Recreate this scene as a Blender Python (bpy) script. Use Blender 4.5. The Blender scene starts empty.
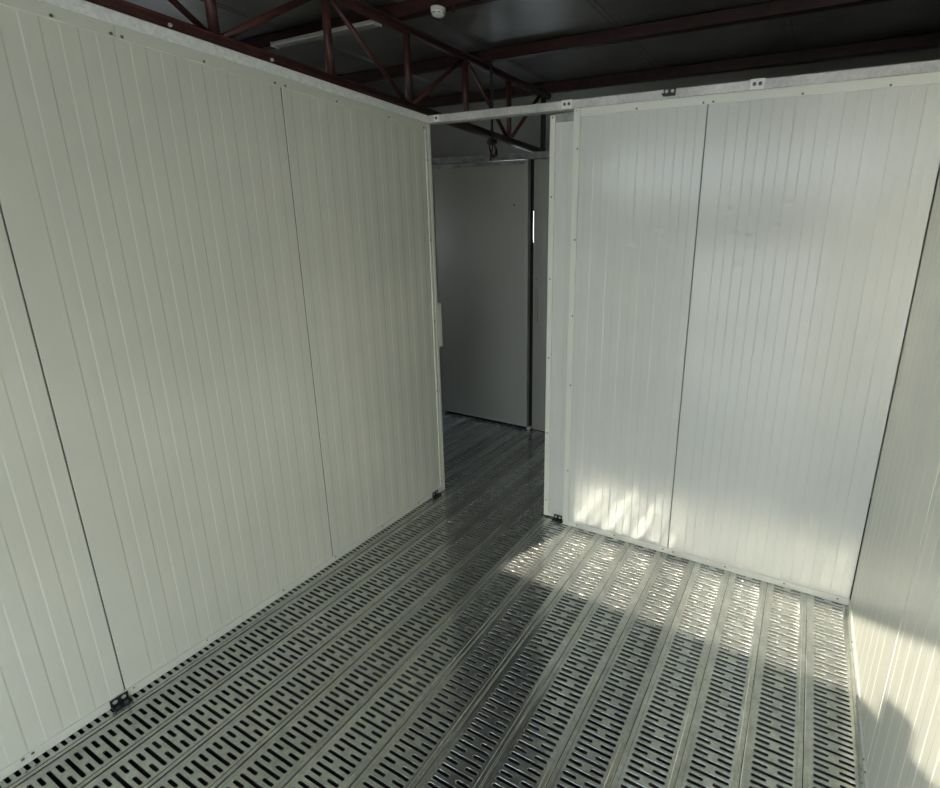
import bpy, bmesh, math, random
from mathutils import Vector, Matrix
random.seed(4)
S = bpy.context.scene
COL = S.collection
W = 2.555      # room width along the partition
H = 2.40       # partition panel height
PANEL = 0.9744

# ------------------------------------------------------------------ materials
def nodes_mat(name, base, metallic=0.0, rough=0.5):
    m = bpy.data.materials.new(name); m.use_nodes = True
    nt = m.node_tree; b = nt.nodes['Principled BSDF']
    b.inputs['Base Color'].default_value = (*base, 1)
    b.inputs['Metallic'].default_value = metallic
    b.inputs['Roughness'].default_value = rough
    return m, nt, b

def N(nt, kind, **kw):
    n = nt.nodes.new(kind)
    for k, v in kw.items():
        if k in n.inputs: n.inputs[k].default_value = v
        else: setattr(n, k, v)
    return n

def noise_mix(nt, b, c1, c2, scale=6.0, detail=4.0, lo=0.35, hi=0.65, coord='Object', stretch=(1, 1, 1), sock='Base Color'):
    tc = N(nt, 'ShaderNodeTexCoord'); mp = N(nt, 'ShaderNodeMapping'); mp.inputs['Scale'].default_value = stretch
    nt.links.new(tc.outputs[coord], mp.inputs['Vector'])
    no = N(nt, 'ShaderNodeTexNoise', Scale=scale, Detail=detail); nt.links.new(mp.outputs[0], no.inputs['Vector'])
    cr = N(nt, 'ShaderNodeValToRGB'); e = cr.color_ramp.elements
    e[0].position, e[1].position = lo, hi
    e[0].color = (*c1, 1); e[1].color = (*c2, 1)
    nt.links.new(no.outputs['Fac'], cr.inputs['Fac'])
    nt.links.new(cr.outputs['Color'], b.inputs[sock])
    return no, cr, mp

def add_bump(nt, b, scale, strength, dist=0.002, detail=2.0, stretch=(1, 1, 1), dents=()):
    tc = N(nt, 'ShaderNodeTexCoord'); mp = N(nt, 'ShaderNodeMapping'); mp.inputs['Scale'].default_value = stretch
    nt.links.new(tc.outputs['Object'], mp.inputs['Vector'])
    no = N(nt, 'ShaderNodeTexNoise', Scale=scale, Detail=detail); nt.links.new(mp.outputs[0], no.inputs['Vector'])
    h = no.outputs['Fac']
    if dents:
        for (x, z, r, a) in dents:     # small knocks in the sheet, each a round dip
            sep = N(nt, 'ShaderNodeVectorMath', operation='MULTIPLY'); sep.inputs[1].default_value = (1, 0, 1.5)
            nt.links.new(tc.outputs['Object'], sep.inputs[0])
            dist_n = N(nt, 'ShaderNodeVectorMath', operation='DISTANCE'); dist_n.inputs[1].default_value = (x, 0, z * 1.5)
            nt.links.new(sep.outputs[0], dist_n.inputs[0])
            mr = N(nt, 'ShaderNodeMapRange'); mr.interpolation_type = 'SMOOTHSTEP'
            mr.inputs['From Min'].default_value = 0; mr.inputs['From Max'].default_value = r
            mr.inputs['To Min'].default_value = a * 2.2; mr.inputs['To Max'].default_value = 0
            nt.links.new(dist_n.outputs['Value'], mr.inputs['Value'])
            ad = N(nt, 'ShaderNodeMath', operation='ADD'); nt.links.new(h, ad.inputs[0]); nt.links.new(mr.outputs[0], ad.inputs[1])
            h = ad.outputs[0]
    bp = N(nt, 'ShaderNodeBump', Strength=strength, Distance=dist)
    nt.links.new(h, bp.inputs['Height']); nt.links.new(bp.outputs['Normal'], b.inputs['Normal'])

def coated(name, base, rough=0.3, dents=(), spec=0.5):
    m, nt, b = nodes_mat(name, base, 0, rough)
    d = tuple(c * 0.93 for c in base)
    noise_mix(nt, b, d, base, scale=1.6, detail=6, lo=0.3, hi=0.6)
    b.inputs['Specular IOR Level'].default_value = spec
    add_bump(nt, b, 5.0, 1.0, dist=0.0022, detail=1.5, stretch=(1, 1, 0.6), dents=dents)
    return m

DENTS = [(1.80, 1.79, .045, .9), (1.87, 1.80, .03, -.8), (1.77, 1.90, .04, .7), (1.98, 1.83, .03, .8), (1.90, 1.73, .05, .5),
         (1.30, 1.72, .04, .5), (1.44, 1.80, .03, .5), (1.50, 1.74, .04, -.4), (1.84, 1.66, .03, .5), (2.02, 1.93, .03, .5)]
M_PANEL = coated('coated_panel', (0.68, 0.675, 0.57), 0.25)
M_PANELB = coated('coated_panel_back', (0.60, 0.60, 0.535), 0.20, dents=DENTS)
M_TRIM = coated('coated_trim', (0.68, 0.675, 0.58), 0.30)
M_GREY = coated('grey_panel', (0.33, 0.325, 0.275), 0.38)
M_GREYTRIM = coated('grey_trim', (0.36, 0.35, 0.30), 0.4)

def galv(name, c1, c2, metallic, rough, rnd=0.0, scale=14):
    m, nt, b = nodes_mat(name, c1, metallic, rough)
    no, cr, mp = noise_mix(nt, b, c1, c2, scale=scale, detail=5, lo=0.3, hi=0.7)
    vo = N(nt, 'ShaderNodeTexVoronoi', Scale=90.0); nt.links.new(mp.outputs[0], vo.inputs['Vector'])
    hs = N(nt, 'ShaderNodeHueSaturation'); nt.links.new(cr.outputs[0], hs.inputs['Color'])
    sp = N(nt, 'ShaderNodeSeparateColor'); nt.links.new(vo.outputs['Color'], sp.inputs[0])
    mr = N(nt, 'ShaderNodeMapRange'); mr.inputs['To Min'].default_value = .9; mr.inputs['To Max'].default_value = 1.08
    nt.links.new(sp.outputs[0], mr.inputs['Value'])
    val = mr.outputs[0]
    if rnd:
        oi = N(nt, 'ShaderNodeObjectInfo'); m2 = N(nt, 'ShaderNodeMapRange')
        m2.inputs['To Min'].default_value = 1 - rnd; m2.inputs['To Max'].default_value = 1 + rnd
        nt.links.new(oi.outputs['Random'], m2.inputs['Value'])
        mu = N(nt, 'ShaderNodeMath', operation='MULTIPLY'); nt.links.new(val, mu.inputs[0]); nt.links.new(m2.outputs[0], mu.inputs[1])
        val = mu.outputs[0]
    nt.links.new(val, hs.inputs['Value']); nt.links.new(hs.outputs[0], b.inputs['Base Color'])
    return m, nt, b
M_PLANK, _nt, _b = galv('galvanised_plank', (0.50, 0.51, 0.47), (0.64, 0.65, 0.60), 0.88, 0.16, 0.14)
add_bump(_nt, _b, 14.0, 0.5, dist=0.0005, detail=1)
M_LIP, _nt, _b = galv('galvanised_slot_rim', (0.50, 0.51, 0.47), (0.64, 0.65, 0.60), 0.80, 0.15, 0.14)
M_RAIL, _nt, _b = galv('galvanised_rail', (0.42, 0.41, 0.375), (0.62, 0.60, 0.55), 0.3, 0.45, 0, 5)
M_BAND, _nt, _b = galv('bright_rail', (0.86, 0.87, 0.83), (0.90, 0.90, 0.86), 0.1, 0.35, 0, 5)
M_TRACK, _nt, _b = galv('dull_track', (0.22, 0.22, 0.20), (0.46, 0.45, 0.40), 0.5, 0.4)

def painted(name, base, rough=.45, metallic=0, var=.75, scale=12):
    m, nt, b = nodes_mat(name, base, metallic, rough)
    noise_mix(nt, b, tuple(c * var for c in base), base, scale=scale, detail=5)
    return m
M_RED = painted('red_oxide_steel', (0.085, 0.026, 0.022), .42, var=.6)
M_REDD = painted('dark_red_oxide_steel', (0.050, 0.016, 0.014), .5, var=.6)
M_BLACK = painted('black_steel', (0.018, 0.018, 0.017), .45)
M_WHITE = painted('white_plastic', (0.78, 0.76, 0.68), .4, var=.92)
M_SCREW = painted('screw_steel', (0.20, 0.20, 0.18), .35, .7)
M_BOLT = painted('bolt_zinc', (0.12, 0.12, 0.115), .35, .6)
M_ROOF, _nt, _b = nodes_mat('roof_sheet', (0.075, 0.08, 0.075), 0.4, 0.34)
noise_mix(_nt, _b, (0.10, 0.095, 0.082), (0.22, 0.215, 0.19), scale=2.2, detail=5, lo=.3, hi=.7)
add_bump(_nt, _b, 3.0, 1.0, dist=0.006)
M_OUTER = painted('building_wall', (0.46, 0.45, 0.40), .7, var=.8, scale=2)
M_SOIL = painted('underfloor_soil', (0.020, 0.012, 0.009), .9, var=.4, scale=8)
M_GROUND = painted('outside_concrete', (0.42, 0.41, 0.38), .9, var=.85, scale=1.5)
M_CABLE = painted('cable_rubber', (0.012, 0.011, 0.010), .6)
M_ROPE = painted('dark_red_rope', (0.05, 0.014, 0.012), .8)
M_SEAMSHADE = painted('seam_shadow', (0.16, 0.16, 0.14), .8)  # dark tone painted in for the shadow inside the panel seams
M_FOAM = painted('black_gasket', (0.008, 0.008, 0.008), .8)
M_REARL = coated('rear_panel', (0.52, 0.50, 0.42), 0.4)

# ------------------------------------------------------------------ helpers
def link_mesh(name, bm, mat, parent=None, smooth=False, loc=None):
    me = bpy.data.meshes.new(name)
    bmesh.ops.recalc_face_normals(bm, faces=bm.faces)
    bm.to_mesh(me); bm.free()
    me.materials.append(mat)
    if smooth:
        for p in me.polygons: p.use_smooth = True
    o = bpy.data.objects.new(name, me); COL.objects.link(o)
    if parent: o.parent = parent
    if loc: o.location = loc
    return o

def empty(name, loc=(0, 0, 0)):
    o = bpy.data.objects.new(name, None); o.empty_display_size = .1
    o.location = loc; COL.objects.link(o); return o

def tag(o, label, cat, group=None):
    o['label'] = label; o['category'] = cat
    if group: o['group'] = group
    return o
def structure(o, label=None, cat=None):
    o['kind'] = 'structure'
    if label: o['label'] = label
    if cat: o['category'] = cat
    return o

def box(bm, x0, x1, y0, y1, z0, z1, bev=0.0):
    g = bmesh.ops.create_cube(bm, size=1)
    vs = g['verts']
    for v in vs:
        v.co = Vector(((x0 + x1) / 2 + v.co.x * (x1 - x0), (y0 + y1) / 2 + v.co.y * (y1 - y0), (z0 + z1) / 2 + v.co.z * (z1 - z0)))
    if bev > 0:
        es = list({e for v in vs for e in v.link_edges})
        bmesh.ops.bevel(bm, geom=es, offset=bev, segments=1, affect='EDGES')

def cyl(bm, a, b, r, seg=16, r2=None):
    a, b = Vector(a), Vector(b); d = b - a
    q = d.to_track_quat('Z', 'Y').to_matrix().to_4x4()
    bmesh.ops.create_cone(bm, cap_ends=True, segments=seg, radius1=r, radius2=r if r2 is None else r2, depth=d.length,
                          matrix=Matrix.Translation((a + b) / 2) @ q)

def bar(name, a, b, r, mat, parent, seg=16):
    bm = bmesh.new(); cyl(bm, a, b, r, seg); return link_mesh(name, bm, mat, parent, smooth=True)

def shade_auto(o, ang=35):
    bpy.context.view_layer.objects.active = o

# micro-ribbed sandwich panel. front face runs along u; fmap(u, depth, z) -> world; depth 0 = front, + = into the wall
STEP = PANEL / 21
def ribbed(name, u0, u1, z0, z1, fmap, mat, parent, origin, thick=0.05, e=0.0009):
    prof = [(u0, .004), (u0 + .0025, 0.0)]
    t = 0.0046
    k = 0; u = origin + STEP * .5
    low = False
    us = []
    n0 = math.ceil((u0 + .012 - origin) / STEP); n1 = math.floor((u1 - .012 - origin) / STEP)
    for i in range(n0, n1 + 1):
        us.append(origin + i * STEP)
    cur = 0.0
    for i, uu in zip(range(n0, n1 + 1), us):
        nxt = e if (i % 2 == 0) else 0.0
        if i == n0 and cur == nxt: continue
        prof.append((uu - t / 2, cur)); prof.append((uu + t / 2, nxt)); cur = nxt
    prof += [(u1 - .0025, 0.0 if cur == 0 else cur), (u1, .004), (u1, thick), (u0, thick)]
    bm = bmesh.new()
    lo = [bm.verts.new(fmap(a, d, z0)) for a, d in prof]
    hi = [bm.verts.new(fmap(a, d, z1)) for a, d in prof]
    n = len(prof)
    for i in range(n):
        j = (i + 1) % n
        bm.faces.new((lo[i], lo[j], hi[j], hi[i]))
    bm.faces.new(lo); bm.faces.new(hi)
    return link_mesh(name, bm, mat, parent)

def screw(parent, p, nrm, mat=None):
    bm = bmesh.new(); p = Vector(p); nrm = Vector(nrm)
    cyl(bm, p - nrm * .002, p + nrm * .0012, .0050, 12)
    cyl(bm, p + nrm * .0012, p + nrm * .0042, .0034, 8, .0026)
    return link_mesh('screw', bm, mat or M_SCREW, parent)

# ------------------------------------------------------------------ floor: perforated steel planks
PITCH = 0.1915
def capsule(u0, u1, v, r, z, grow=0.0):
    pts = []
    r2 = r + grow
    for a in (-90, -45, 0, 45, 90):
        pts.append((u1 - r + r2 * math.cos(math.radians(a)), v + r2 * math.sin(math.radians(a)), z))
    for a in (90, 135, 180, 225, 270):
        pts.append((u0 + r + r2 * math.cos(math.radians(a)), v + r2 * math.sin(math.radians(a)), z))
    return pts

def slot_cell(bm, cu0, cu1, cv0, cv1, u0, u1, z):
    v = (cv0 + cv1) / 2; r = 0.0056
    rings = [capsule(u0, u1, v, r, z, .0026), capsule(u0, u1, v, r, z + .0016, .0011), capsule(u0, u1, v, r, z + .0004, 0), capsule(u0, u1, v, r, z - .0045, 0)]
    R = [[bm.verts.new(p) for p in ring] for ring in rings]
    for a, b in zip(R[:-1], R[1:]):
        for i in range(10):
            j = (i + 1) % 10
            f = bm.faces.new((a[i], a[j], b[j], b[i])); f.material_index = 1; f.smooth = True
    bl, br = bm.verts.new((cu0, cv0, z)), bm.verts.new((cu1, cv0, z))
    tl, tr = bm.verts.new((cu0, cv1, z)), bm.verts.new((cu1, cv1, z))
    o = R[0]
    # 2 is the right-most point, 7 the left-most
    bm.faces.new((tr, tl, o[5], o[4])); bm.faces.new((bl, br, o[0], o[9]))
    bm.faces.new((br, tr, o[4], o[3], o[2], o[1], o[0])); bm.faces.new((tl, bl, o[9], o[8], o[7], o[6], o[5]))

def plank_mesh(length, period=0.0482):
    bm = bmesh.new()
    w = PITCH
    n = int(length / period)
    zb = 0.0
    a, b = 0.0265, w - 0.0265
    for i in range(n):
        v0 = i * period
        slot_cell(bm, a, b, v0, v0 + period / 2, .031, w - .031, zb)
        m = w / 2
        slot_cell(bm, a, m, v0 + period / 2, v0 + period, .031, .031 + .049, zb)
        slot_cell(bm, m, b, v0 + period / 2, v0 + period, w - .031 - .049, w - .031, zb)
    L = n * period
    # folded edges: crease, flat flange, rounded shoulder and a drop at the joint
    prof = [(a, zb), (.0195, zb - .0002), (.0170, zb - .0022), (.0045, zb - .0022), (.0022, zb - .0010), (.0010, zb - .0020), (.0007, zb - .045)]
    for side in (0, 1):
        pr = [(u if side == 0 else w - u, z) for u, z in prof]
        row0 = [bm.verts.new((u, 0, z)) for u, z in pr]; row1 = [bm.verts.new((u, L, z)) for u, z in pr]
        for i in range(len(pr) - 1):
            bm.faces.new((row0[i], row0[i + 1], row1[i + 1], row1[i]))
    # end webs
    for y in (0, L):
        vs = [bm.verts.new(p) for p in ((.001, y, -.003), (w - .001, y, -.003), (w - .001, y, -.045), (.001, y, -.045))]
        bm.faces.new(vs)
    bmesh.ops.remove_doubles(bm, verts=bm.verts, dist=1e-5)
    bmesh.ops.recalc_face_normals(bm, faces=bm.faces)
    me = bpy.data.meshes.new('plank'); bm.to_mesh(me); bm.free(); me.materials.append(M_PLANK); me.materials.append(M_LIP)
    return me, L

floor = structure(empty('floor', (0, 0, 0)), 'floor of long perforated galvanised steel planks', 'floor')
FY0 = -4.05
me_p, PL = plank_mesh(5.42)
nplank = 20
for k in range(nplank):
    x = W - (k + 1) * PITCH
    o = bpy.data.objects.new('plank', me_p); COL.objects.link(o)
    o.parent = floor; o.location = (x, FY0 + (random.random() - .5) * 0, 0)
    if x + PITCH < 0.0 - .10:       # left of the room the planks only exist beyond the partition
        pass
# joists that carry the planks, and the soil beneath
for y in (-3.9, -2.6, -1.3, 0.06, 1.25):
    bm = bmesh.new(); box(bm, W - nplank * PITCH, W, y - .03, y + .03, -.125, -.0455)
    link_mesh('joist', bm, M_REDD, floor)
bm = bmesh.new(); box(bm, -3.0, 4.5, -4.2, 2.3, -.30, -.125)
structure(link_mesh('ground', bm, M_SOIL), 'dark soil under the perforated floor', 'ground')
bm = bmesh.new(); box(bm, -30, 30, -40, -4.25, -.35, -.15)
box(bm, -30, -3.10, -4.25, 30, -.35, -.15)
box(bm, 4.6, 30, -4.25, 30, -.35, -.15)
box(bm, -3.10, 4.6, 2.40, 30, -.35, -.15)
structure(link_mesh('ground', bm, M_GROUND), 'pale concrete ground outside the building', 'ground')

# ------------------------------------------------------------------ left wall (X = 0, faces +X)
wl = structure(empty('wall_left', (0, 0, 0)), 'left partition wall of off-white ribbed panels', 'wall')
fL = lambda u, d, z: (-d, u, z)
edges = [-2.96, -1.936, -0.9618, -0.004]
for a, b in zip(edges[:-1], edges[1:]):
    ribbed('panel', a + .0011, b - .0011, 0.012, H - .006, fL, M_PANEL, wl, -1.936)
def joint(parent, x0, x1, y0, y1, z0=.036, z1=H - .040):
    bm = bmesh.new(); box(bm, x0, x1, y0, y1, z0, z1); return link_mesh('seam_shadow_strip', bm, M_SEAMSHADE, parent)
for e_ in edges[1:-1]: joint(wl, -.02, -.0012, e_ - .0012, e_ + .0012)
def trim_box(parent, x0, x1, y0, y1, z0, z1, mat=M_TRIM, name='trim', bev=.0012):
    bm = bmesh.new(); box(bm, x0, x1, y0, y1, z0, z1, bev); return link_mesh(name, bm, mat, parent)
# top channel in two lengths meeting at y = -1.555
trim_box(wl, -.052, .0035, -2.962, -1.5562, H - .040, H)
trim_box(wl, -.052, .0050, -1.5545, 0.0, H - .040, H)
# bottom channel
trim_box(wl, -.052, .0035, -2.962, -1.952, 0.0, .036)
trim_box(wl, -.052, .0050, -1.950, -1.50, 0.0, .036)
trim_box(wl, -.052, .0035, -1.499, 0.0, 0.0, .036)
# end channel with a raised bead
trim_box(wl, -.054, .0045, -.036, .0065, 0.0, H - .0)
trim_box(wl, -.004, .0075, -.012, .0065, 0.0, H - .012, name='edge_bead')
trim_box(wl, -.052, .0035, -2.966, -2.93, 0.0, H)
for y in (-2.55, -2.15, -1.72, -1.571, -1.541, -1.281, -.993, -.945, -.672, -.330, -.05):
    screw(wl, (.005, y, 2.369), (1, 0, 0))
for z in (2.195, 1.733, 1.227, .75, .081):
    screw(wl, (.0045, -.030, z), (1, 0, 0))
for y in (-2.60, -2.232, -2.207, -1.912, -1.637, -1.268, -.95, -.60, -.27):
    screw(wl, (.0035, y, .027), (1, 0, 0))
trim_box(wl, -.040, .0075, .006, .045, 1.045, 1.335, M_TRIM, 'strike_plate', .003)

# ------------------------------------------------------------------ back wall (Y = 0, faces -Y)
wb = structure(empty('wall_back', (0.95, 0, 0)), 'back partition wall of off-white ribbed panels', 'wall')
wb.location = (0, 0, 0)
fB = lambda u, d, z: (u, d, z)
X0 = 0.953; XS = 1.6262
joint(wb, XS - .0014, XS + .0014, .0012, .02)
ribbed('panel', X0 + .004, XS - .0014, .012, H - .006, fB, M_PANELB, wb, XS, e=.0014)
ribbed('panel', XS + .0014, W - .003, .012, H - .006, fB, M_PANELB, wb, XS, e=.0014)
trim_box(wb, X0, W - .002, -.0040, .052, H - .038, H)
trim_box(wb, X0, X0 + .036, -.0065, .052, 0, H - .002)
trim_box(wb, X0 + .037, W - .002, -.0040, .052, 0, .034)
for x, z in ((.967, 2.388), (1.287, 2.372), (1.606, 2.370), (1.650, 2.370), (2.019, 2.368), (2.336, 2.369)):
    screw(wb, (x, -.0045, z), (0, -1, 0))
for z in (2.208, 1.751, 1.335, .927, .379):
    screw(wb, (.979, -.0065, z), (0, -1, 0))
for x in (1.05, 1.30, 1.60, 1.66, 1.95, 2.25, 2.50):
    screw(wb, (x, -.004, .022), (0, -1, 0))
# narrow recessed infill strip beside the doorway
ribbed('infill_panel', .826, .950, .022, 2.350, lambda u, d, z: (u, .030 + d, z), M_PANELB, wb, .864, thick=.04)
trim_box(wb, .800, .832, .0245, .076, .010, 2.385, name='trim')
trim_box(wb, .833, .951, .0265, .076, .010, .030, name='trim')
trim_box(wb, .830, .951, .034, .070, 2.352, 2.392, M_TRACK, name='top_filler')
for z in (2.374, 1.977, 1.532, 1.065, .584, .12):
    screw(wb, (.816, .0245, z), (0, -1, 0))

# ------------------------------------------------------------------ right wall (X = W, faces -X)
wr = structure(empty('wall_right', (0, 0, 0)), 'right partition wall of off-white ribbed panels', 'wall')
fR = lambda u, d, z: (W + d, u, z)
er = [-4.0, -2.878, -1.904, -0.93, -0.0005]
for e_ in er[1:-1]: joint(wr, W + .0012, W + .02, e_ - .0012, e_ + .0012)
for a, b in zip(er[:-1], er[1:]):
    ribbed('panel', a + .0011, b - .0011, .012, H - .006, fR, M_PANEL, wr, -.93)
trim_box(wr, W - .0035, W + .052, -4.0, -.004, H - .038, H)
trim_box(wr, W - .0035, W + .052, -4.0, -.002, .001, .034)
for y in (-.30, -.62, -.905, -.955, -1.25, -1.6):
    screw(wr, (W - .0035, y, .022), (-1, 0, 0)); screw(wr, (W - .0035, y, 2.37), (-1, 0, 0))

# ------------------------------------------------------------------ rear side, behind the camera
rw = structure(empty('wall_rear', (0, 0, 0)), 'rear wall with an open doorway', 'wall')
YR = -4.06; RT = 2.34
def rear_part(x0, x1, z0, z1):
    bm = bmesh.new(); box(bm, x0, x1, YR - .06, YR, z0, z1); link_mesh('panel', bm, M_REARL, rw)
OX0, OX1, OZ = 0.75, 2.30, 1.66
rear_part(-.70, OX0, 0, RT); rear_part(OX1, W + .06, 0, RT); rear_part(OX0, OX1, OZ, RT)
bm = bmesh.new(); box(bm, 1.478, 1.585, YR - .06, YR, RT, 2.445, .01); link_mesh('post_stub', bm, M_REARL, rw)
bm = bmesh.new(); box(bm, -3.1, 4.6, -4.30, -4.24, 2.835, 2.90)
structure(link_mesh('trim_1', bm, M_REDD), 'eaves beam above the rear opening', 'beam')

# ------------------------------------------------------------------ far wall and sliding door
wf = structure(empty('wall_far', (0, 0, 0)), 'grey partition wall beyond the doorway', 'wall')
YF = 1.37
fF = lambda u, d, z: (u, YF + d, z)
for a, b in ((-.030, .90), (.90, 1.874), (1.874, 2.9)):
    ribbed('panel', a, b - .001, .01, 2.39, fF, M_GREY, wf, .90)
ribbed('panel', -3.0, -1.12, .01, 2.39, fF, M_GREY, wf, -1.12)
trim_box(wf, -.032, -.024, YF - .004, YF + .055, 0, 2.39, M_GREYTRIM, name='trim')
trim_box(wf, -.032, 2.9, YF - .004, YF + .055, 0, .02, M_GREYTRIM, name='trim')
trim_box(wf, -3.0, 2.9, YF - .012, YF + .055, 2.395, 2.448, M_TRACK, name='top_rail')
# gasket that closes the joint between door and jamb, torn away for a short length
bm = bmesh.new(); box(bm, -.12, -.030, YF + .012, YF + .03, 0.0, 1.725); box(bm, -.12, -.030, YF + .012, YF + .03, 1.985, 2.395); box(bm, -.12, -.0530, YF + .012, YF + .03, 1.72, 1.99); box(bm, -.0395, -.030, YF + .012, YF + .03, 1.72, 1.99)
link_mesh('gasket', bm, M_FOAM, wf)
# recessed pull beside the joint
bm = bmesh.new()
box(bm, -.014, -.009, YF - .012, YF, 1.03, 1.338, .0008); box(bm, .012, .017, YF - .012, YF, 1.03, 1.338, .0008)
box(bm, -.010, .013, YF - .012, YF, 1.333, 1.338, .0008); box(bm, -.010, .013, YF - .012, YF, 1.03, 1.035, .0008)
link_mesh('door_pull', bm, M_GREYTRIM, wf)
screw(wf, (.002, YF - .001, 1.41), (0, -1, 0), M_BOLT)

d1 = structure(empty('door_1', (0, 0, 0)), 'closed grey sliding door beyond the doorway', 'door')
YD = 1.325
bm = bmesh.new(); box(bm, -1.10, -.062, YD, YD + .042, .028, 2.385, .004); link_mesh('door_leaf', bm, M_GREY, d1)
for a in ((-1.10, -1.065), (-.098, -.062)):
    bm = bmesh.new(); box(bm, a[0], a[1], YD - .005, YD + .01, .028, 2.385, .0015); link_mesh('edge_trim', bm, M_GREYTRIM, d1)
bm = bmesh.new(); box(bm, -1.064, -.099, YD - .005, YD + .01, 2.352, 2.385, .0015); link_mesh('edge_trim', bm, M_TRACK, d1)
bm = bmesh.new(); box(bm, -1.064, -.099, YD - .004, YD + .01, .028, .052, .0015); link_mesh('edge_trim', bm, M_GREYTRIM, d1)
bm = bmesh.new(); cyl(bm, (-.045, YD - .008, .018), (-.045, YD + .03, .018), .018, 20); cyl(bm, (-.045, YD - .014, .018), (-.045, YD - .008, .018), .007, 12)
link_mesh('guide_roller', bm, M_RAIL, d1)
bm = bmesh.new(); box(bm, -1.10, -1.02, YD - .012, YD + .03, 0.0, .022, .002); link_mesh('floor_guide', bm, M_GREYTRIM, d1)
bm = bmesh.new(); cyl(bm, (-.20, YD - .006, 2.03), (-.20, YD + .005, 2.03), .008, 12); link_mesh('plug', bm, M_BOLT, d1)

# ------------------------------------------------------------------ outer building walls
def outer(name, boxes, label, mat=M_OUTER):
    bm = bmesh.new()
    for b in boxes: box(bm, *b)
    return structure(link_mesh(name, bm, mat), label, 'wall')
YO = 2.30; T = 3.14
VX0, VX1, VZ0, VZ1 = -1.05, -.25, 1.62, 2.22
outer('wall_outer', [(-3.1, VX0, YO, YO + .1, -.3, T), (VX1, 4.6, YO, YO + .1, -.3, T), (VX0, VX1, YO, YO + .1, -.3, VZ0), (VX0, VX1, YO, YO + .1, VZ1, T)],
      'grey outer building wall seen above the far partition')
outer('wall_outer_left', [(-3.1, -3.0, -2.96, -.7, -.3, T - .06), (-3.1, -3.0, .6, YO - .002, -.3, T - .06), (-3.1, -3.0, -.7, .6, -.3, 1.5), (-3.1, -3.0, -.7, .6, 2.2, T - .06)], 'outer side wall of the building')  # unseen wall; its opening is added to light the left roof and truss
outer('wall_outer_right', [(4.5, 4.6, -4.24, YO - .002, -.3, T - .1)], 'outer side wall of the building')
outer('wall_side', [(-2.998, -.06, -3.02, -2.962, -.12, 2.90), (W + .062, 4.498, -4.12, -4.06, -.12, 2.83)], 'outer wall closing the side of the building')

# window_1 frame in the outer wall
bm = bmesh.new()
box(bm, VX0 - .03, VX1 + .03, YO - .02, YO - .002, VZ0 - .03, VZ0); box(bm, VX0 - .03, VX1 + .03, YO - .02, YO - .002, VZ1, VZ1 + .03)
box(bm, VX0 - .03, VX0, YO - .02, YO - .002, VZ0, VZ1); box(bm, VX1, VX1 + .03, YO - .02, YO - .002, VZ0, VZ1)
structure(link_mesh('window_1', bm, M_GREYTRIM), 'open ventilation window frame in the outer wall', 'window')

# ------------------------------------------------------------------ roof
roof = structure(empty('ceiling', (0, 0, 0)), 'dark metal roof sheets', 'ceiling')
rz = lambda y: 3.046 + .035 * y
xs = [-3.15 + i * .99 for i in range(9)]
for a, b in zip(xs[:-1], xs[1:]):
    bm = bmesh.new()
    y0, y1 = -4.30, 2.45
    pts = [(a + .002, 0), (a + .002, .03), (b - .002, .03), (b - .002, 0)]
    pr = [(a + .0001, -.004), (a + .004, 0.0), (a + .03, 0), (a + .034, .004), (b - .034, .004), (b - .03, 0), (b - .004, 0), (b - .0001, -.004), (b - .0001, .04), (a + .0001, .04)]
    lo = [bm.verts.new((x, y0, rz(y0) + z)) for x, z in pr]; hi = [bm.verts.new((x, y1, rz(y1) + z)) for x, z in pr]
    n = len(pr)
    for i in range(n):
        j = (i + 1) % n; bm.faces.new((lo[i], lo[j], hi[j], hi[i]))
    bm.faces.new(lo); bm.faces.new(hi)
    link_mesh('roof_sheet', bm, M_ROOF, roof)

# purlins along X
PUR = {0.02: 'dark red roof purlin carrying the white smoke detector', .93: 'dark red roof purlin crossing the truss above the doorway',
       1.93: 'dark red roof purlin lowest in view, just above the back wall rail'}
for y, lab in PUR.items():
    z = rz(y) - .001
    bm = bmesh.new()
    t = .0035
    # lipped channel section
    box(bm, -2.99, 4.49, y - .02, y - .02 + t, z - .074, z)
    box(bm, -2.99, 4.49, y - .02, y + .025, z - .074, z - .074 + t)
    box(bm, -2.99, 4.49, y - .02, y + .025, z - t, z)
    box(bm, -2.99, 4.49, y + .025 - t, y + .025, z - .074, z - .062)
    tag(link_mesh('roof_purlin', bm, M_REDD), lab, 'purlin', 'roof purlins under the metal sheets')

# truss over the left wall
tr = tag(empty('roof_truss', (-.2, 0, 2.5)), 'dark red welded tube roof truss running above the left panel wall', 'truss')
tr.location = (0, 0, 0)
TX = -.205
zt = lambda y: rz(y) - .075 - .031
zb_ = 2.522
yk = [-.505 + .585 * k for k in range(-5, 5)]
ya, yb = yk[0] - .02, 1.835
def cap_tube(name, a, b, r, mat): return bar(name, a, b, r, mat, tr, 20)
cap_tube('top_chord', (TX, ya, zt(ya)), (TX, yb + .1, zt(yb + .1)), .030, M_RED)
cap_tube('bottom_chord', (TX, ya, zb_), (TX, yb, zb_), .030, M_RED)
for i, y in enumerate(yk[:-1]):
    cap_tube('upright', (TX, y, zb_), (TX, y, zt(y)), .0205, M_RED)
bm = bmesh.new(); box(bm, TX - .016, TX + .016, yb - .01, yb + .03, 2.50, zt(yb))
link_mesh('end_post', bm, M_BLACK, tr)
for i in range(len(yk) - 1):
    y0, y1 = yk[i], (yk[i + 1] if i < len(yk) - 2 else 1.80)
    top_first = (i % 2 == 1)       # k=1 -> index 5 is y=-.505
    if top_first: a, b = (TX, y0, zt(y0)), (TX, y1, zb_)
    else: a, b = (TX, y0, zb_), (TX, y1, zt(y1))
    cap_tube('diagonal', a, b, .0145, M_RED)
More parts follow.
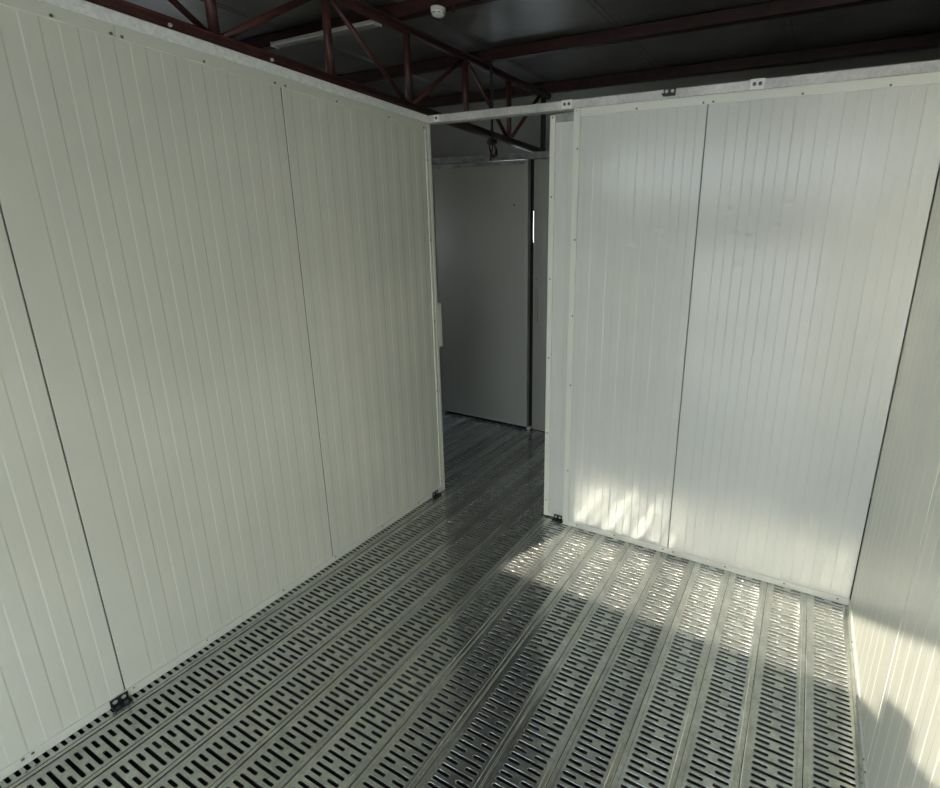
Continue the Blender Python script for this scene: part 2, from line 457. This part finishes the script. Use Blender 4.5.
for y in (-1.56, -1.28, -.86):
    bm = bmesh.new(); cyl(bm, (TX + .026, y, zb_ - .008), (TX + .034, y, zb_ - .008), .007, 10); link_mesh('bolt_head', bm, M_WHITE, tr)

# ------------------------------------------------------------------ galvanised rails on the partitions
bm = bmesh.new(); box(bm, -.050, .0035, -2.96, -.0045, H + .0005, 2.443, .003)
tag(link_mesh('top_rail', bm, M_BAND), 'pale galvanised steel rail lying along the top of the left wall', 'rail')
bm = bmesh.new(); box(bm, -.050, 4.49, -.0040, .050, H - .010 + .0105, 2.443, .003)
tag(link_mesh('top_rail', bm, M_RAIL), 'galvanised steel rail over the doorway and along the back wall top', 'rail')

def fixing_plate(x, label, holes=(-.012, .012), w=.030, h=.042, z=2.424):
    t = tag(empty('fixing_plate', (x, -.0030, z)), label, 'plate', 'white fixing plates on the back rail')
    bm = bmesh.new(); box(bm, -w, w, -.0035, 0, -h / 2, h / 2, .0012); link_mesh('plate', bm, M_WHITE, t)
    for hx in holes:
        bm = bmesh.new()
        cyl(bm, (hx, -.0075, 0), (hx, -.0035, 0), .0085, 6); cyl(bm, (hx, -.0095, 0), (hx, -.0075, 0), .0045, 12)
        link_mesh('bolt', bm, M_BOLT, t)
fixing_plate(.066, 'small white square plate with one bolt at the corner end of the rail', (0,), .020, .036)
fixing_plate(.912, 'white two-bolt plate on the rail above the right side of the doorway')
fixing_plate(1.832, 'white two-bolt plate on the rail near the top right of the photo')

def angle_bracket(loc, rotz, label, flip=False):
    """L bracket; flange A against the wall (local +Y side), flange B flat, pointing to local -Y"""
    t = tag(empty('angle_bracket', loc), label, 'bracket', 'black angle brackets')
    t.rotation_euler = (0, 0, rotz)
    bm = bmesh.new(); s = -1 if flip else 1
    box(bm, -.029, .029, -.003, 0, 0, .034, .0008); box(bm, -.029, .029, -.032, -.003, 0, .003, .0008)
    box(bm, -.029, -.026, -.032, -.003, 0.003, .009, .0005); box(bm, .026, .029, -.032, -.003, 0.003, .009, .0005)
    link_mesh('angle', bm, M_BLACK, t)
    for hx in (-.014, .014):
        bm = bmesh.new(); cyl(bm, (hx, -.0052, .020), (hx, -.003, .020), .0075, 12); link_mesh('bolt', bm, M_RAIL, t)
        bm = bmesh.new(); cyl(bm, (hx, -.019, .003), (hx, -.019, .0065), .0075, 6); link_mesh('bolt', bm, M_BOLT, t)
    return t
angle_bracket((.0055, -1.962, 0.0015), math.radians(90), 'black angle bracket on the floor at the left wall panel joint')
angle_bracket((.0080, -.105, 0.0015), math.radians(90), 'black angle bracket on the floor at the doorway end of the left wall')
b3 = angle_bracket((.905, .0245, 0.0015), 0, 'black angle bracket on the floor under the narrow strip beside the doorway')
b4 = angle_bracket((1.445, -.0045, 2.412), 0, 'black angle bracket with two bright bolts on the back wall rail')

# ------------------------------------------------------------------ batten light, smoke detector, hanging cable
lt = tag(empty('batten_light', (0, 0, 0)), 'long slim white batten light fixed under the dark roof behind the truss', 'light')
zl = rz(0.02) - .075
bm = bmesh.new(); box(bm, -1.24, -.32, -.055, -.000, zl - .024, zl - .002, .003); link_mesh('housing', bm, M_WHITE, lt)
bm = bmesh.new(); box(bm, -1.22, -.34, -.048, -.006, zl - .027, zl - .023, .001); link_mesh('diffuser', bm, painted('diffuser', (.35, .35, .33), .4), lt)
for x in (-1.24, -.32):
    bm = bmesh.new(); box(bm, x - .004, x + .004, -.057, .002, zl - .028, zl - .001, .002); link_mesh('end_cap', bm, M_WHITE, lt)

sd = tag(empty('smoke_detector', (.112, -.012, rz(-.012) - .075)), 'round white smoke detector with dark slots hanging from the roof purlin', 'smoke detector')
def lathe(name, prof, mat, parent, seg=28):
    bm = bmesh.new(); rings = []
    for r, z in prof:
        rings.append([bm.verts.new((r * math.cos(2 * math.pi * i / seg), r * math.sin(2 * math.pi * i / seg), z)) for i in range(seg)])
    for a, b in zip(rings[:-1], rings[1:]):
        for i in range(seg):
            j = (i + 1) % seg; bm.faces.new((a[i], a[j], b[j], b[i]))
    bm.faces.new(rings[0]); bm.faces.new(rings[-1])
    return link_mesh(name, bm, mat, parent, smooth=True)
lathe('base', [(.050, 0), (.050, -.012), (.046, -.015)], M_WHITE, sd)
lathe('dome', [(.040, -.0145), (.048, -.020), (.047, -.030), (.038, -.044), (.020, -.052), (.004, -.053)], M_WHITE, sd)
sd.scale = (.82, .82, .82)
for a in range(0, 360, 45):
    bm = bmesh.new(); c, s = math.cos(math.radians(a)), math.sin(math.radians(a))
    p = Vector((c * .0425, s * .0425, -.0365)); q = Vector((-s, c, 0)) * .011
    cyl(bm, p - q, p + q, .0028, 8); link_mesh('slot', bm, M_BOLT, sd)

def tube_curve(name, pts, r, mat, parent=None):
    cu = bpy.data.curves.new(name, 'CURVE'); cu.dimensions = '3D'; cu.bevel_depth = r; cu.bevel_resolution = 2; cu.resolution_u = 6; cu.use_fill_caps = True
    sp = cu.splines.new('BEZIER'); sp.bezier_points.add(len(pts) - 1)
    for bp, p in zip(sp.bezier_points, pts):
        bp.co = p; bp.handle_left_type = bp.handle_right_type = 'AUTO'
    tmp = bpy.data.objects.new(name, cu); COL.objects.link(tmp)
    dg = bpy.context.evaluated_depsgraph_get(); me = bpy.data.meshes.new_from_object(tmp.evaluated_get(dg))
    bpy.data.objects.remove(tmp); me.materials.clear(); me.materials.append(mat)
    for p in me.polygons: p.use_smooth = True
    o = bpy.data.objects.new(name, me); COL.objects.link(o)
    if parent: o.parent = parent
    return o
zs = rz(0.0) - .075
tag(tube_curve('flex_cable', [(.165, .01, zs - .001), (.185, .0, zs - .012), (.205, -.01, zs - .030), (.222, -.018, zs - .034), (.228, -.02, zs - .012), (.215, .01, zs - .001)], .005, M_ROPE),
    'short dark red flexible cable loop beside the white smoke detector', 'cable')

hc = tag(empty('hanging_cable', (0, 0, 0)), 'thin black cable hanging from the roof with a knotted loop below the truss', 'cable')
cx = TX + .036
tube_curve('cable', [(cx, .94, rz(.94) - .084), (cx + .002, .945, 2.80), (cx, .943, 2.60), (cx + .002, .946, 2.475)], .010, M_CABLE, hc)
bm = bmesh.new(); cyl(bm, (cx, .900, 2.455), (cx, .985, 2.470), .020, 12); link_mesh('knot', bm, M_CABLE, hc)
tube_curve('loop', [(cx, .935, 2.46), (cx + .01, .895, 2.42), (cx + .012, .915, 2.375), (cx + .008, .965, 2.360), (cx + .004, 1.005, 2.395), (cx, .985, 2.44), (cx, .945, 2.46)], .006, M_ROPE, hc)
tube_curve('cable_tail', [(cx, .94, 2.46), (cx + .015, .925, 2.42), (cx + .012, .905, 2.37), (cx + .016, .892, 2.325)], .005, M_ROPE, hc)
tube_curve('cable_tail', [(cx + .004, .955, 2.455), (cx + .02, .962, 2.41), (cx + .018, .940, 2.36), (cx + .014, .925, 2.345)], .005, M_ROPE, hc)

# ------------------------------------------------------------------ camera (fitted to the photograph)
cam = bpy.data.cameras.new('camera'); co = bpy.data.objects.new('camera', cam); COL.objects.link(co)
co.location = (2.1529, -2.6065, 1.7485); co.rotation_mode = 'XYZ'; co.rotation_euler = (1.30122, -.01986, .46361)
cam.sensor_fit = 'HORIZONTAL'; cam.sensor_width = 36; cam.lens = 504.4545 / 940 * 36
cam.shift_x = -84.0239 / 940; cam.shift_y = -14.6491 / 940
cam.clip_start = .02
S.camera = co

# ------------------------------------------------------------------ light
w = bpy.data.worlds.new('sky'); S.world = w; w.use_nodes = True
nt = w.node_tree; bg = nt.nodes['Background']
tc = nt.nodes.new('ShaderNodeTexCoord'); sx = nt.nodes.new('ShaderNodeSeparateXYZ'); cr = nt.nodes.new('ShaderNodeValToRGB')
nt.links.new(tc.outputs['Generated'], sx.inputs[0]); nt.links.new(sx.outputs['Z'], cr.inputs[0]); nt.links.new(cr.outputs[0], bg.inputs[0])
cr.color_ramp.elements[0].position = 0; cr.color_ramp.elements[0].color = (.88, .94, 1.0, 1)
cr.color_ramp.elements[1].position = .8; cr.color_ramp.elements[1].color = (.52, .70, 1.0, 1)
bg.inputs['Strength'].default_value = 4.2
sun = bpy.data.lights.new('sun', 'SUN'); so = bpy.data.objects.new('sun', sun); COL.objects.link(so)
sun.energy = 8.5; sun.angle = math.radians(.55); sun.color = (1, .93, .80)
so.rotation_euler = Vector((.343, 1.0, -.672)).to_track_quat('-Z', 'Y').to_euler()
def portal(loc, rot, sx_, sy_):
    l = bpy.data.lights.new('sky_portal', 'AREA'); l.shape = 'RECTANGLE'; l.size = sx_; l.size_y = sy_
    o = bpy.data.objects.new('sky_portal', l); COL.objects.link(o); o.location = loc; o.rotation_euler = rot
    l.cycles.is_portal = True
portal(((OX0 + OX1) / 2, YR - .07, OZ / 2), (math.radians(90), 0, 0), OX1 - OX0, OZ)      # doorway
portal((1.0, YR - .10, (RT + 2.83) / 2), (math.radians(90), 0, 0), 7.6, .49)
portal((-1.9, YR - .10, 1.17), (math.radians(90), 0, 0), 2.3, 2.34)
portal((-3.12, -.05, 1.85), (0, math.radians(-90), 0), .7, 1.3)
portal((-3.0, -3.6, 1.4), (0, math.radians(-90), 0), 2.8, 1.2)
portal(((VX0 + VX1) / 2, YO + .11, (VZ0 + VZ1) / 2), (math.radians(-90), 0, 0), VX1 - VX0, VZ1 - VZ0)

S.view_settings.view_transform = 'Standard'; S.view_settings.look = 'None'; S.view_settings.gamma = 1
S.view_settings.exposure = 0.45
try: S.view_settings.use_curve_mapping = False
except Exception: pass
S.cycles.use_adaptive_sampling = False
S.cycles.max_bounces = 12; S.cycles.diffuse_bounces = 6; S.cycles.glossy_bounces = 6
S.cycles.blur_glossy = 0.0
S.cycles.sample_clamp_indirect = 25
